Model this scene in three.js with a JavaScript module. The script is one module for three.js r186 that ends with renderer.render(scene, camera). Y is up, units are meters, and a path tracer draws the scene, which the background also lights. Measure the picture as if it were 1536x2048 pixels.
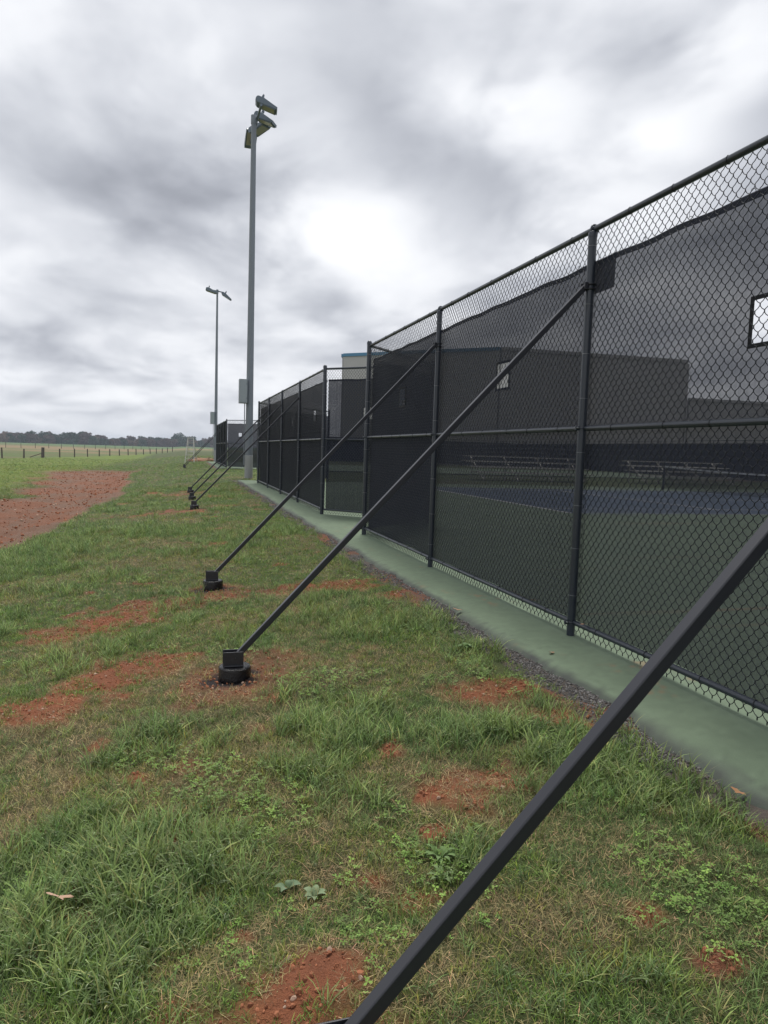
import * as THREE from 'three';
import { mergeGeometries } from 'three/addons/utils/BufferGeometryUtils.js';
import { RoundedBoxGeometry } from 'three/addons/geometries/RoundedBoxGeometry.js';

// World: the near fence stands in the plane x = 0 and runs along -z, the courts lie at x > 0, the grass at x < 0. Top of the court slab: y = 0.
const scene = new THREE.Scene();
const D2R = Math.PI / 180;
const camera = new THREE.PerspectiveCamera(72.67, 0.75, 0.05, 6000);
camera.position.set(-2.815, 1.322, 4.497);
camera.rotation.order = 'YXZ';
camera.rotation.set(-4.97 * D2R, -16.485 * D2R, 1.84 * D2R);
scene.add(camera);

// ---------- random numbers and noise
function rng(seed) { let a = seed >>> 0; return () => { a = (a + 0x6D2B79F5) | 0; let t = Math.imul(a ^ (a >>> 15), 1 | a); t = (t + Math.imul(t ^ (t >>> 7), 61 | t)) ^ t; return ((t ^ (t >>> 14)) >>> 0) / 4294967296; }; }
const PERM = (() => { const r = rng(77), p = new Float32Array(65536); for (let i = 0; i < 65536; i++) p[i] = r(); return p; })();
function hash2(i, j) { return PERM[((i * 374761 + j * 668265 + ((i * j) & 255) * 31) >>> 0) & 65535]; }
function vnoise(x, y) { const i = Math.floor(x), j = Math.floor(y); let u = x - i, v = y - j; u = u * u * u * (u * (u * 6 - 15) + 10); v = v * v * v * (v * (v * 6 - 15) + 10);
  const a = hash2(i, j), b = hash2(i + 1, j), c = hash2(i, j + 1), d = hash2(i + 1, j + 1); return a + (b - a) * u + (c - a) * v + (a - b - c + d) * u * v; }
function fbm(x, y, n = 4) { let s = 0, a = 0.5, t = 0; for (let k = 0; k < n; k++) { s += a * vnoise(x, y); t += a; a *= 0.5; const nx = x * 1.62 + y * 1.18 + 17.3; y = y * 1.62 - x * 1.18 + 5.1; x = nx; } return s / t; }
const clamp = (v, a = 0, b = 1) => Math.min(b, Math.max(a, v));
const sm = (a, b, v) => { const t = clamp((v - a) / (b - a)); return t * t * (3 - 2 * t); };
const mix = (a, b, t) => a + (b - a) * t;
const mix3 = (a, b, t) => [mix(a[0], b[0], t), mix(a[1], b[1], t), mix(a[2], b[2], t)];

// ---------- sky: layered broken overcast
function makeSky() {
  const W = 3072, H = 1536, data = new Float32Array(W * H * 4);
  const blobs = [];
  const put = (az, el, ra, re, a) => blobs.push([az, el, ra, re, a]);
  // breaks and dark bellies of the cloud deck (azimuth from -z towards +x, elevation, radii in degrees, strength)
  for (const [az, el, ra, re, a] of [[12.5, 16, 6.5, 2.4, .34], [9, 21.5, 4.5, 3, .14], [41, 28.5, 4, 2.6, .28], [37, 24.3, 3.5, 1.8, .22], [28, 26, 3.5, 3, .16], [33, 20, 6, 3, .1],
    [26, 20.5, 6, 3, -.24], [19, 30.5, 13, 3, -.1], [14.5, 24.5, 4, 2.5, -.1], [-6, 18, 10, 6, -.15], [-8, 9, 12, 4, -.06], [4, 27, 7, 5, .1], [-8, 27, 10, 5, .04], [-5, 2.5, 9, 1.4, .16], [34, 33, 5, 2.5, .1], [14, 10, 9, 2.5, -.06]]) put(az, el, ra, re, a);
  const r = rng(5);
  for (let k = 0; k < 260; k++) { const az = r() * 360, el = 4 + 80 * r() * r(); const off = ((az - 16 + 540) % 360) - 180; if (Math.abs(off) < 32 && el < 36) { r(); r(); r(); continue; } put(az, el, 5 + 9 * r(), 2.5 + 4 * r(), (r() - .46) * .55); }
  const bands = Array.from({ length: 180 }, () => []);
  for (const b of blobs) for (let e = Math.max(0, Math.floor((b[1] - b[3] * 2.6) * 2)); e < Math.min(180, (b[1] + b[3] * 2.6) * 2 + 1); e++) bands[e].push(b);
  for (let j = 0; j < H; j++) {
    const el = ((j + .5) / H - .5) * Math.PI, y = Math.sin(el), cy = Math.cos(el), eld = el / D2R;
    const list = eld > 0 ? bands[Math.min(179, Math.floor(eld * 2))] : [];
    for (let i = 0; i < W; i++) {
      const th = ((i + .5) / W - .5) * 2 * Math.PI, x = Math.cos(th) * cy, z = Math.sin(th) * cy, o = (j * W + i) * 4;
      let c;
      if (y < -.02) c = [.3, .3, .3];
      else {
        const q = 1 / (Math.max(y, 0) + .21), px = x * q * 1.5 + 3.1, pz = z * q * 1.25 + 8.4;
        const wx = fbm(px * 1.1 + 4, pz * 1.1, 3) - .5, wz = fbm(px * 1.1, pz * 1.1 + 9, 3) - .5;
        const n = fbm(px * .62 + wx * .5, pz * .62 + wz * .5, 6), m = fbm(px * 2.9 + wx * 1.1 + 30, pz * 2.9 + wz * 1.1, 6), bl = fbm(px * 1.35 + wx * .9 + 60, pz * 1.35 + wz * .9, 5) - .5;
        let v = .64 + (n - .5) * .30 + (m - .5) * .52 + bl * .30;
        const az = Math.atan2(x, -z) / D2R, jx = wx * 8 + (m - .5) * 8, jy = wz * 5 + bl * 6;
        for (const b of list) { const da = (((az - b[0] + 540) % 360) - 180) * Math.min(1, cy * 1.2) + jx, de = eld - b[1] + jy; const g = (da / b[2]) ** 2 + (de / b[3]) ** 2; if (g < 6) v += b[4] * Math.exp(-g) * (.45 + 1.1 * m); }
        v = mix(v, .63 + (m - .5) * .22, sm(.1, .0, y) * .8);
        if (v > .76) v = .76 + (v - .76) * .55; v = clamp(v, .34, 1.1);
        const t = clamp((v - .34) / .5);
        c = [v * mix(.90, .985, t), v * mix(.95, 1, t), v * mix(1.075, 1.035, t)];
      }
      data[o] = c[0] * .63; data[o + 1] = c[1] * .63; data[o + 2] = c[2] * .63; data[o + 3] = 1;
    }
  }
  const t = new THREE.DataTexture(data, W, H, THREE.RGBAFormat, THREE.FloatType);
  t.mapping = THREE.EquirectangularReflectionMapping; t.magFilter = THREE.LinearFilter; t.minFilter = THREE.LinearFilter; t.needsUpdate = true;
  return t;
}
scene.background = makeSky();
scene.environment = scene.background;
scene.environmentIntensity = 1;
scene.backgroundIntensity = 1;

const sun = new THREE.DirectionalLight(new THREE.Color(1, .965, .9), 1.5);
sun.position.set(6, 60, -32); sun.target.position.set(0, 0, -8);
sun.castShadow = true; sun.shadow.radius = 34; sun.shadow.mapSize.set(2048, 2048);
Object.assign(sun.shadow.camera, { left: -50, right: 50, top: 60, bottom: -60, near: 1, far: 160 });
scene.add(sun, sun.target);

const renderer = new THREE.WebGLRenderer({ antialias: true });
renderer.setSize(768, 1024);
renderer.toneMapping = THREE.LinearToneMapping;
renderer.toneMappingExposure = 1.95;
renderer.shadowMap.enabled = true;

// ---------- naming helpers
const taken = {};
function numbered(name) { const n = taken[name] = (taken[name] ?? -1) + 1; return n ? `${name}_${String(n).padStart(3, '0')}` : name; }
function tag(o, label, category, group, kind) { o.userData.label = label; if (category) o.userData.category = category; if (group) o.userData.group = group; if (kind) o.userData.kind = kind; return o; }
function thing(name, label, category, [x, y, z] = [0, 0, 0], turn = 0, group) { const o = new THREE.Group(); o.name = numbered(name); o.position.set(x, y, z); o.rotation.y = turn; scene.add(o); return tag(o, label, category, group); }
function part(name, geo, m, parent) { const g = Array.isArray(geo) ? merge(geo) : geo; const o = new THREE.Mesh(g, m); o.name = name; o.castShadow = o.receiveShadow = true; parent.add(o); return o; }
function single(name, geo, m, label, category, group, kind) { const o = part(numbered(name), geo, m, scene); return tag(o, label, category, group, kind); }
function merge(list) { const l = list.map(g => { g = g.index ? g.toNonIndexed() : g; for (const k of Object.keys(g.attributes)) if (!['position', 'normal', 'uv'].includes(k)) g.deleteAttribute(k); return g; }); return l.length === 1 ? l[0] : mergeGeometries(l); }
function box(w, h, d, x = 0, y = 0, z = 0, r = 0) { const g = r ? new RoundedBoxGeometry(w, h, d, 2, r) : new THREE.BoxGeometry(w, h, d); return g.translate(x, y, z); }
function rod(a, b, r, r2 = r, seg = 14, caps = true) { const A = new THREE.Vector3(...a), B = new THREE.Vector3(...b), d = B.clone().sub(A), g = new THREE.CylinderGeometry(r2, r, d.length(), seg, 1, !caps);
  g.translate(0, d.length() / 2, 0); g.applyQuaternion(new THREE.Quaternion().setFromUnitVectors(new THREE.Vector3(0, 1, 0), d.normalize())); return g.translate(...a); }
const lathe = (pts, seg = 24) => new THREE.LatheGeometry(pts.map(p => new THREE.Vector2(...p)), seg);

// ---------- textures
function tex(W, H, f, srgb = false, rep) { const d = new Uint8Array(W * H * 4); for (let j = 0; j < H; j++) for (let i = 0; i < W; i++) { const c = f(i, j), o = (j * W + i) * 4; d[o] = clamp(c[0]) * 255; d[o + 1] = clamp(c[1]) * 255; d[o + 2] = clamp(c[2]) * 255; d[o + 3] = clamp(c[3] ?? 1) * 255; }
  const t = new THREE.DataTexture(d, W, H); t.wrapS = t.wrapT = THREE.RepeatWrapping; t.magFilter = THREE.LinearFilter; t.minFilter = THREE.LinearMipmapLinearFilter; t.generateMipmaps = true; if (srgb) t.colorSpace = THREE.SRGBColorSpace; if (rep) t.repeat.set(...rep); t.needsUpdate = true; return t; }
// a noise that tiles
function tileNoise(n, cell, seed) { const r = rng(seed), k = n / cell, g = Float32Array.from({ length: k * k }, () => r()); return (i, j) => { const x = i / cell, y = j / cell, a = Math.floor(x), b = Math.floor(y); let u = x - a, v = y - b; u = u * u * (3 - 2 * u); v = v * v * (3 - 2 * v); const G = (p, q) => g[((q % k) + k) % k * k + ((p % k) + k) % k]; return mix(mix(G(a, b), G(a + 1, b), u), mix(G(a, b + 1), G(a + 1, b + 1), u), v); }; }
const N1 = tileNoise(512, 2, 1), N2 = tileNoise(512, 8, 2), N3 = tileNoise(512, 32, 3), N0 = tileNoise(512, 1, 4);
const grainMap = tex(512, 512, (i, j) => { const v = .62 + .38 * (N0(i, j) * .4 + N1(i, j) * .3 + N2(i, j) * .3); return [v, v, v]; });
const grainBump = tex(512, 512, (i, j) => { const v = N0(i, j) * .25 + N1(i, j) * .35 + N2(i, j) * .4; return [v, v, v]; });
const fineMap = tex(512, 512, (i, j) => { const v = .84 + .16 * (N0(i, j) * .5 + N1(i, j) * .2 + N3(i, j) * .3); return [v, v, v]; });
const scratchRough = tex(256, 256, (i, j) => { const v = .75 + .25 * (N2(i, j) * .5 + N1(i, j) * .5); return [v, v, v]; });

// ---------- materials
const lin = (r, g, b) => new THREE.Color().setRGB(r, g, b);
const std = (c, roughness = .6, metalness = 0, extra = {}) => new THREE.MeshStandardMaterial({ color: lin(...c), roughness, metalness, ...extra });
const M = {
  post: std([.024, .031, .044], .36, 0, { roughnessMap: scratchRough }),
  rail: std([.026, .033, .045], .34, 0, { roughnessMap: scratchRough }),
  wire: std([.010, .013, .020], .42),
  tie: std([.35, .36, .38], .45, .8),
  tieBlack: std([.012, .012, .015], .5),
  brace: std([.022, .023, .030], .34),
  footing: std([.006, .006, .008], .26, 0, { bumpMap: grainBump, bumpScale: .003 }),
  border: std([.006, .007, .01], .8),
  pole: std([.20, .225, .255], .5, .15, { map: fineMap }),
  poleBase: std([.36, .37, .37], .75, 0, { map: fineMap }),
  cabinet: std([.30, .34, .36], .5, .1, { map: fineMap }),
  lamp: std([.12, .15, .18], .45, .3),
  lens: std([.33, .30, .24], .15),
  beige: std([.46, .45, .44], .8, 0, { map: fineMap }),
  blueTrim: std([.06, .2, .34], .5),
  wood: std([.12, .10, .085], .9, 0, { map: grainMap }),
  aluminium: std([.55, .53, .5], .4, .5),
  white: std([.7, .71, .72], .6),
};
const cloth = (opacity, seed) => { const n = tileNoise(256, 4, seed), s = rng(seed), col = Float32Array.from({ length: 256 }, () => s());
  const t = tex(256, 256, (i, j) => { const v = .8 + .2 * n(i, j); return [v, v, v, opacity + (n(i, j) - .5) * .05 + (col[i] - .5) * .045]; });
  return new THREE.MeshStandardMaterial({ color: lin(.019, .024, .043), roughness: .95, map: t, transparent: true, side: THREE.DoubleSide }); };
M.screenA = cloth(.80, 11); M.screenA2 = cloth(.865, 17); M.screenA3 = cloth(.91, 18); M.screenB = cloth(.93, 12); M.screenC = cloth(.90, 13); M.screenFar = cloth(.965, 14); M.hem = cloth(.95, 15); M.flap = cloth(.93, 16);

// ---------- lie of the land: patches of bare clay, straw, long grass and clover [x, z, radius, radius, turn, strength]
const BARE = [[-2.46,2.68,0.17,0.17,0.34,1.0],[-2.82,2.64,0.06,0.04,0.34,0.7],[-2.61,2.40,0.04,0.03,0.35,0.8],[-1.78,1.83,0.07,0.07,0.38,1.0],[-1.85,2.07,0.06,0.05,0.37,1.0],[-1.80,1.35,0.06,0.11,0.39,1.0],[-2.99,1.16,0.07,0.07,0.38,0.9],[-3.23,0.70,0.04,0.08,0.39,0.7],[-1.57,1.81,0.24,0.20,0.38,0.8],[-2.82,1.72,0.14,0.17,0.37,0.7],[-3.56,-0.03,0.29,0.47,0.41,0.9],[-3.31,-0.39,0.36,0.50,0.42,0.9],[-2.97,-0.63,0.34,0.34,0.43,0.9],[-2.59,0.03,0.30,0.38,0.42,0.8],[-2.12,-0.32,0.22,0.29,0.43,0.6],[-2.42,-0.09,0.38,0.46,0.42,0.7],[-3.74,-1.84,0.33,0.36,0.46,0.8],[-3.32,-2.11,0.45,0.44,0.47,0.9],[-2.89,-2.50,0.42,0.36,0.48,0.8],[-2.41,-2.67,0.33,0.39,0.50,0.8],[-1.74,-2.69,0.39,0.30,0.51,0.7],[-1.10,-2.47,0.38,0.30,0.51,0.8],[-0.80,-1.85,0.25,0.21,0.50,0.8],[-0.58,-1.46,0.19,0.20,0.35,0.6],[-1.02,0.86,0.32,0.22,0.42,0.8],[-0.85,1.31,0.21,0.19,0.40,0.9],[-0.77,1.47,0.10,0.10,0.40,0.8],[-1.40,2.75,0.07,0.07,0.35,0.7],[-1.32,2.98,0.07,0.04,0.35,0.9],[-2.16,2.27,0.09,0.06,0.36,0.7],[-2.05,2.41,0.10,0.06,0.36,0.6],[-2.24,0.42,0.06,0.08,0.41,0.8],[-2.73,-12.12,0.72,0.50,0.71,1.0],[-3.34,-12.26,0.20,0.75,0.70,1.0],[-1.96,-13.06,0.62,0.42,0.74,0.6],[-2.78,-18.31,0.88,0.70,0.81,0.7],[-3.75,0.13,0.12,0.17,0.40,0.6],[-2.37,2.52,0.02,0.02,0.35,0.7],[-0.37,-0.82,0.17,0.22,0.15,0.5],[-2.68,1.51,0.07,0.04,0.38,0.3]];
const DRY = [[-3.49,1.19,0.21,0.98,0.38,1.0],[-3.58,0.49,0.26,0.44,0.39,0.9],[-2.69,1.86,0.18,0.28,0.37,0.7],[-2.22,2.20,0.31,0.26,0.36,0.8],[-1.73,2.68,0.34,0.20,0.35,0.9],[-2.16,2.70,0.23,0.17,0.35,0.8],[-1.25,2.44,0.35,0.25,0.36,0.5],[-1.74,-1.27,0.88,0.84,0.47,0.5],[-1.23,0.23,0.53,0.51,0.43,0.5],[-2.89,0.35,0.55,0.33,0.41,0.6],[-2.44,1.99,0.17,0.16,0.36,0.5],[-1.55,1.77,0.42,0.36,0.38,0.8],[-0.84,1.07,0.50,0.34,0.37,0.6],[-2.57,-3.90,0.78,0.82,0.52,0.4],[-0.83,-3.57,0.62,1.00,0.44,0.4],[-1.28,2.96,0.21,0.22,0.35,0.4],[-2.60,2.52,0.23,0.12,0.35,0.6],[-2.77,2.50,0.15,0.10,0.35,0.6],[-1.05,-1.49,0.56,0.47,0.48,0.5],[-1.45,-5.22,0.92,0.91,0.57,0.3],[-3.69,-3.63,0.37,0.89,0.50,0.4]];
const LUSH = [[-3.00,1.85,0.39,0.60,0.36,1.0],[-2.87,0.91,0.34,0.43,0.39,1.0],[-3.04,2.32,0.32,0.21,0.35,0.7],[-1.93,0.98,0.38,0.40,0.40,0.8],[-1.25,1.46,0.39,0.32,0.39,0.9],[-1.25,1.89,0.26,0.22,0.38,0.6],[-2.21,1.35,0.22,0.21,0.39,0.8],[-1.91,2.19,0.22,0.16,0.36,0.7],[-0.54,1.75,0.24,0.25,0.30,0.6],[-0.81,2.25,0.27,0.25,0.38,0.6],[-3.45,-1.04,0.49,0.42,0.44,0.5],[-2.03,-1.00,0.33,0.45,0.46,0.6],[-0.81,0.08,0.31,0.34,0.43,0.7],[-2.05,0.46,0.28,0.25,0.41,0.7],[-1.65,2.94,0.22,0.11,0.34,0.5],[-4.10,-8.11,1.35,3.76,0.44,0.6],[-1.74,-6.50,0.88,1.74,0.60,0.5]];
const CLOVER = [[-2.65,1.41,0.30,0.28,0.38,1.0],[-1.93,0.33,0.32,0.36,0.42,0.9],[-1.16,2.72,0.21,0.24,0.36,0.8],[-2.23,2.52,0.14,0.09,0.35,0.7],[-0.94,0.47,0.29,0.29,0.43,0.8],[-0.70,0.87,0.27,0.22,0.38,0.8],[-2.87,1.03,0.18,0.17,0.39,0.8],[-2.48,1.67,0.19,0.16,0.37,0.6],[-1.92,2.26,0.14,0.15,0.36,0.8],[-3.34,2.01,0.11,0.18,0.35,0.7],[-2.72,2.46,0.15,0.09,0.35,0.6],[-0.75,-2.55,0.43,0.31,0.42,0.6],[-0.88,-0.51,0.24,0.22,0.46,0.8]];
function field(list, x, z, wob) { let m = 0; for (const p of list) { const dx = x - p[0], dz = z - p[1], R = Math.max(p[2], p[3]) * 1.9; if (dx > R || dx < -R || dz > R || dz < -R) continue; const c = Math.cos(p[4]), s = Math.sin(p[4]), a = (dx * c + dz * s) / p[2], b = (-dx * s + dz * c) / p[3], q = p[5] * (1 - sm(.45, 1.45, Math.sqrt(a * a + b * b) + wob)); if (q > m) m = q; } return m; }
const FEET = [[-2.46, 3.05], [-2.46, 0], [-2.46, -3.05], [-2.46, -12.58], [-2.46, -15.63], [-2.46, -18.68], [-2.46, -46.2], [-2.46, -47.9]];
function onSlab(x, z, m = 0) { return x > -.52 - m && ((z < 9 + m && z > -23.9 - m) || (z < -38.4 + m && z > -56 - m)); }
function swale(x, z) { // the strip of dug clay beside the grass
  const u = -x, s = -z, w = (fbm(x * .5 + 3, z * .35, 4) - .5), inner = 5.0 + w * 1.1 + .4 * Math.sin(s * .21), outer = 8.0 + w * 3.2 + .035 * s + .8 * Math.sin(s * .16 + 1), end = sm(47, 40, s + w * 10);
  return sm(inner - .22, inner + .3, u) * sm(outer + .7, outer - .8, u) * end; }
function gh(x, z) {
  const u = -x, s = -z, dist = Math.hypot(x + 2.8, z - 4.5);
  let h = -.035 - .085 * (clamp(u, .55, 4.4) - .55) - .12 * sm(4.4, 6.4, u) + .05 * sm(7, 11, u);
  h += -.55 * sm(30, 110, dist) * sm(2, 14, u) - .35 * sm(60, 140, dist);
  if (dist < 60) { h += (fbm(x * .9, z * .9, 3) - .5) * .07 * sm(.6, 1.6, u) + (fbm(x * 4.1 + 9, z * 4.1, 3) - .5) * .03 * sm(.5, 1, u) * sm(30, 8, dist);
    const sw = swale(x, z); if (sw > 0) h += sw * ((fbm(x * 3, z * 3, 4) - .5) * .16 - .03); }
  if (dist < 8) { const b = bareAt(x, z); h += b * (fbm(x * 17, z * 17, 3) - .4) * .035 + .045 * Math.exp(-(((x + 2.46) / .2) ** 2 + ((z - 2.72) / .2) ** 2)); }
  if (onSlab(x, z, -.08)) h = -.2;
  return h; }
function bareAt(x, z) { const w = (fbm(x * 6 + 2, z * 6, 4) - .5) * 1.3; let b = field(BARE, x, z, w); const near = Math.hypot(x + 2.8, z - 4.5);
  if (near < 26) b = Math.max(b, .85 * sm(.67, .8, fbm(x * 1.9 + 41, z * 1.9 + 7, 4)) * (near < 7 ? .6 : 1));
  for (const f of FEET) { const d = Math.hypot(x - f[0], z - f[1]); if (d < .5) b = Math.max(b, .8 * sm(.42, .17, d + (w * .06))); }
  return Math.max(b, swale(x, z)); }
function dryAt(x, z) { const w = (fbm(x * 3.3 + 12, z * 3.3 + 5, 4) - .5); return Math.max(field(DRY, x, z, w * 1.2), sm(.5, .72, fbm(x * 1.1 + 8, z * .8 + 21, 4)) * .75, .5 * sm(.3, .0, Math.abs(-x - 3.9 - w)) * sm(-2, -6, z)); }
function lushAt(x, z) { const w = (fbm(x * 3.1 + 31, z * 3.1 + 2, 3) - .5); return Math.max(field(LUSH, x, z, w) * (.35 + .9 * sm(.4, .62, fbm(x * 4.5 + 3, z * 4.5 + 8, 3))), .6 * sm(.6, .74, fbm(x * 1.4 + 51, z * 1.1 + 3, 3))); }
function cloverAt(x, z) { const w = (fbm(x * 4 + 7, z * 4 + 13, 3) - .5); return Math.max(field(CLOVER, x, z, w * 1.2), .35 * sm(.6, .75, fbm(x * 2.1 + 71, z * 2.1 + 33, 3))); }
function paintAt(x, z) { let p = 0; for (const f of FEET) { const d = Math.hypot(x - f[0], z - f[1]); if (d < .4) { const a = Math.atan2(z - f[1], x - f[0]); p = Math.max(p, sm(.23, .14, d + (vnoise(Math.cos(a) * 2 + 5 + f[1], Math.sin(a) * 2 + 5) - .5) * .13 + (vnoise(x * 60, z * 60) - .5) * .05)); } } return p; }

const CLAY = [.28, .094, .040], CLAY2 = [.215, .085, .046], THATCH = [.105, .088, .038], SOILG = [.065, .095, .022], FIELDG = [.115, .15, .04], TAN = [.26, .185, .095];
function groundColor(x, z) {
  const dist = Math.hypot(x + 2.8, z - 4.5), u = -x;
  if ((-z - 97) - 5.39 * (x + 25) > 2 + 3 * Math.sin(x * .3) || -z > 215 || x < -90) { // the pasture
    const n = fbm(x * .03, z * .02, 4), m = fbm(x * .15 + 9, z * .1, 3);
    let c = mix3([.095, .14, .035], [.14, .135, .05], sm(.4, .7, m));
    const tan = sm(.38, .6, n + .25 * sm(-40, -120, x)) * sm(420, 300, -z);
    c = mix3(c, TAN, tan * .95);
    return x * .76 - z * .65 > 236 + 8 * m ? [.085, .15, .04] : c; } // beyond the far posts lies a green crop
  const b = bareAt(x, z), d = dryAt(x, z), n = fbm(x * 9, z * 9, 3);
  let c = mix3(SOILG, THATCH, clamp(d * .8 + (n - .5) * .5));
  if (u > 7.5) c = mix3(c, [.15, .21, .025], sm(8, 10, u + (n - .5) * 2) * .8);
  const sw = swale(x, z), clay = mix3(sw > .3 ? [.225, .094, .05] : CLAY, sw > .3 ? [.195, .11, .072] : CLAY2, sm(.42, .66, fbm(x * 1.3 + 4, z * .9 + 4, 4)));
  c = mix3(c, clay, clamp(b * 1.25 - .12 + (n - .5) * .4) * (b > .02 ? 1 : 0));
  if (onSlab(x, z, .24)) c = mix3([.12, .1, .085], CLAY2, sm(.5, .7, fbm(x * 5, z * 2, 3)));
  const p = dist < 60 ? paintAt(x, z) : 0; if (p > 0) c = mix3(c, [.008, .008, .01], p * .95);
  const k = .82 + .36 * fbm(x * 21, z * 21, 2); return [c[0] * k, c[1] * k, c[2] * k]; }

function axis(lo, hi, a, b, step, grow) { const out = []; for (let v = a; v <= b + 1e-6; v += step) out.push(v); let v = b, st = step; while (v < hi) { st *= grow; v += st; out.push(Math.min(v, hi)); } v = a; st = step; const left = []; while (v > lo) { st *= grow; v -= st; left.push(Math.max(v, lo)); } return left.reverse().concat(out); }
{
  const xs = axis(-1600, 700, -5.6, -.3, .032, 1.13), zs = axis(-2200, 40, -4.5, 3.7, .032, 1.032);
  const nx = xs.length, nz = zs.length, P = new Float32Array(nx * nz * 3), C = new Float32Array(nx * nz * 3), U = new Float32Array(nx * nz * 2), I = [];
  for (let j = 0; j < nz; j++) for (let i = 0; i < nx; i++) { const o = j * nx + i, x = xs[i], z = zs[j], c = groundColor(x, z); P.set([x, gh(x, z), z], o * 3); C.set(c, o * 3); U.set([x * 2.1, z * 2.1], o * 2); if (i && j) I.push(o, o - nx, o - nx - 1, o, o - nx - 1, o - 1); }
  const g = new THREE.BufferGeometry(); g.setAttribute('position', new THREE.BufferAttribute(P, 3)); g.setAttribute('color', new THREE.BufferAttribute(C, 3)); g.setAttribute('uv', new THREE.BufferAttribute(U, 2)); g.setIndex(I); g.computeVertexNormals();
  const m = new THREE.MeshStandardMaterial({ vertexColors: true, roughness: 1, map: grainMap, bumpMap: grainBump, bumpScale: .012 });
  single('ground', g, m, 'grassy ground with patches of red clay reaching to the horizon', 'ground', null, 'structure');
  console.log('ground', nx, nz);
}

// ---------- court slabs
function slab(z0, z1, x1, label) {
  const xs = [-.62, -.58, -.54, -.5, -.46]; for (let x = -.42; x < .5; x += .04) xs.push(x); for (let x = .5; x < x1; x += 1.6) xs.push(x); xs.push(x1);
  const zs = []; for (let z = z0; z > z1; z -= (z > -7 ? .035 : .2)) zs.push(z); zs.push(z1);
  const nx = xs.length, nz = zs.length, P = [], C = [], U = [], I = [];
  for (let j = 0; j < nz; j++) for (let i = 0; i < nx; i++) { const z = zs[j], w = (fbm(z * 1.6 + 3, 2.2, 4) - .5) * .14 + (fbm(z * 9, 7, 2) - .5) * .03; let x = xs[i]; if (i < 5) x += w; else if (x < 0) x += w * (-x / .42);
    const y = i === 0 ? -.14 : i === 1 ? -.05 : i === 2 ? -.018 : i === 3 ? -.005 : 0; P.push(x, y + (x < .4 && i > 2 ? (fbm(x * 2, z * 1.1, 2) - .5) * .006 : 0), z);
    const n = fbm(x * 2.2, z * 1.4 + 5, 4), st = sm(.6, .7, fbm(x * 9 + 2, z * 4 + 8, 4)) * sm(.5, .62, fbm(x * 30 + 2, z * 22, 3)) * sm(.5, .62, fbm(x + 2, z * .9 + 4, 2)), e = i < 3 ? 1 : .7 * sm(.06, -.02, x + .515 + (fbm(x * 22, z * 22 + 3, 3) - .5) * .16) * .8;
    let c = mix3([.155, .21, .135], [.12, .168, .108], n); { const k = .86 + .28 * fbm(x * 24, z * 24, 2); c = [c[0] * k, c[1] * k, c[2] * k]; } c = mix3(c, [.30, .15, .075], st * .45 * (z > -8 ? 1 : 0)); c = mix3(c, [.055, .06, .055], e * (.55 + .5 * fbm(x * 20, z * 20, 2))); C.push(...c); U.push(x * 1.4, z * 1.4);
    if (i && j) { const o = j * nx + i; I.push(o, o - 1, o - nx - 1, o, o - nx - 1, o - nx); } }
  for (let k = 0; k < I.length; k += 3) { const t = I[k + 1]; I[k + 1] = I[k + 2]; I[k + 2] = t; }
  const g = new THREE.BufferGeometry(); g.setAttribute('position', new THREE.Float32BufferAttribute(P, 3)); g.setAttribute('color', new THREE.Float32BufferAttribute(C, 3)); g.setAttribute('uv', new THREE.Float32BufferAttribute(U, 2)); g.setIndex(I); g.computeVertexNormals();
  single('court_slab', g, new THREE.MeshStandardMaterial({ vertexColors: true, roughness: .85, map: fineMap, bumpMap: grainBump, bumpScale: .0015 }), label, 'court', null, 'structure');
}
slab(9, -23.8, 37.4, 'green coated court slab under the nearer fences');
slab(-38.5, -56, 37.4, 'green coated court slab under the fence beyond the tall pole');

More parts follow.
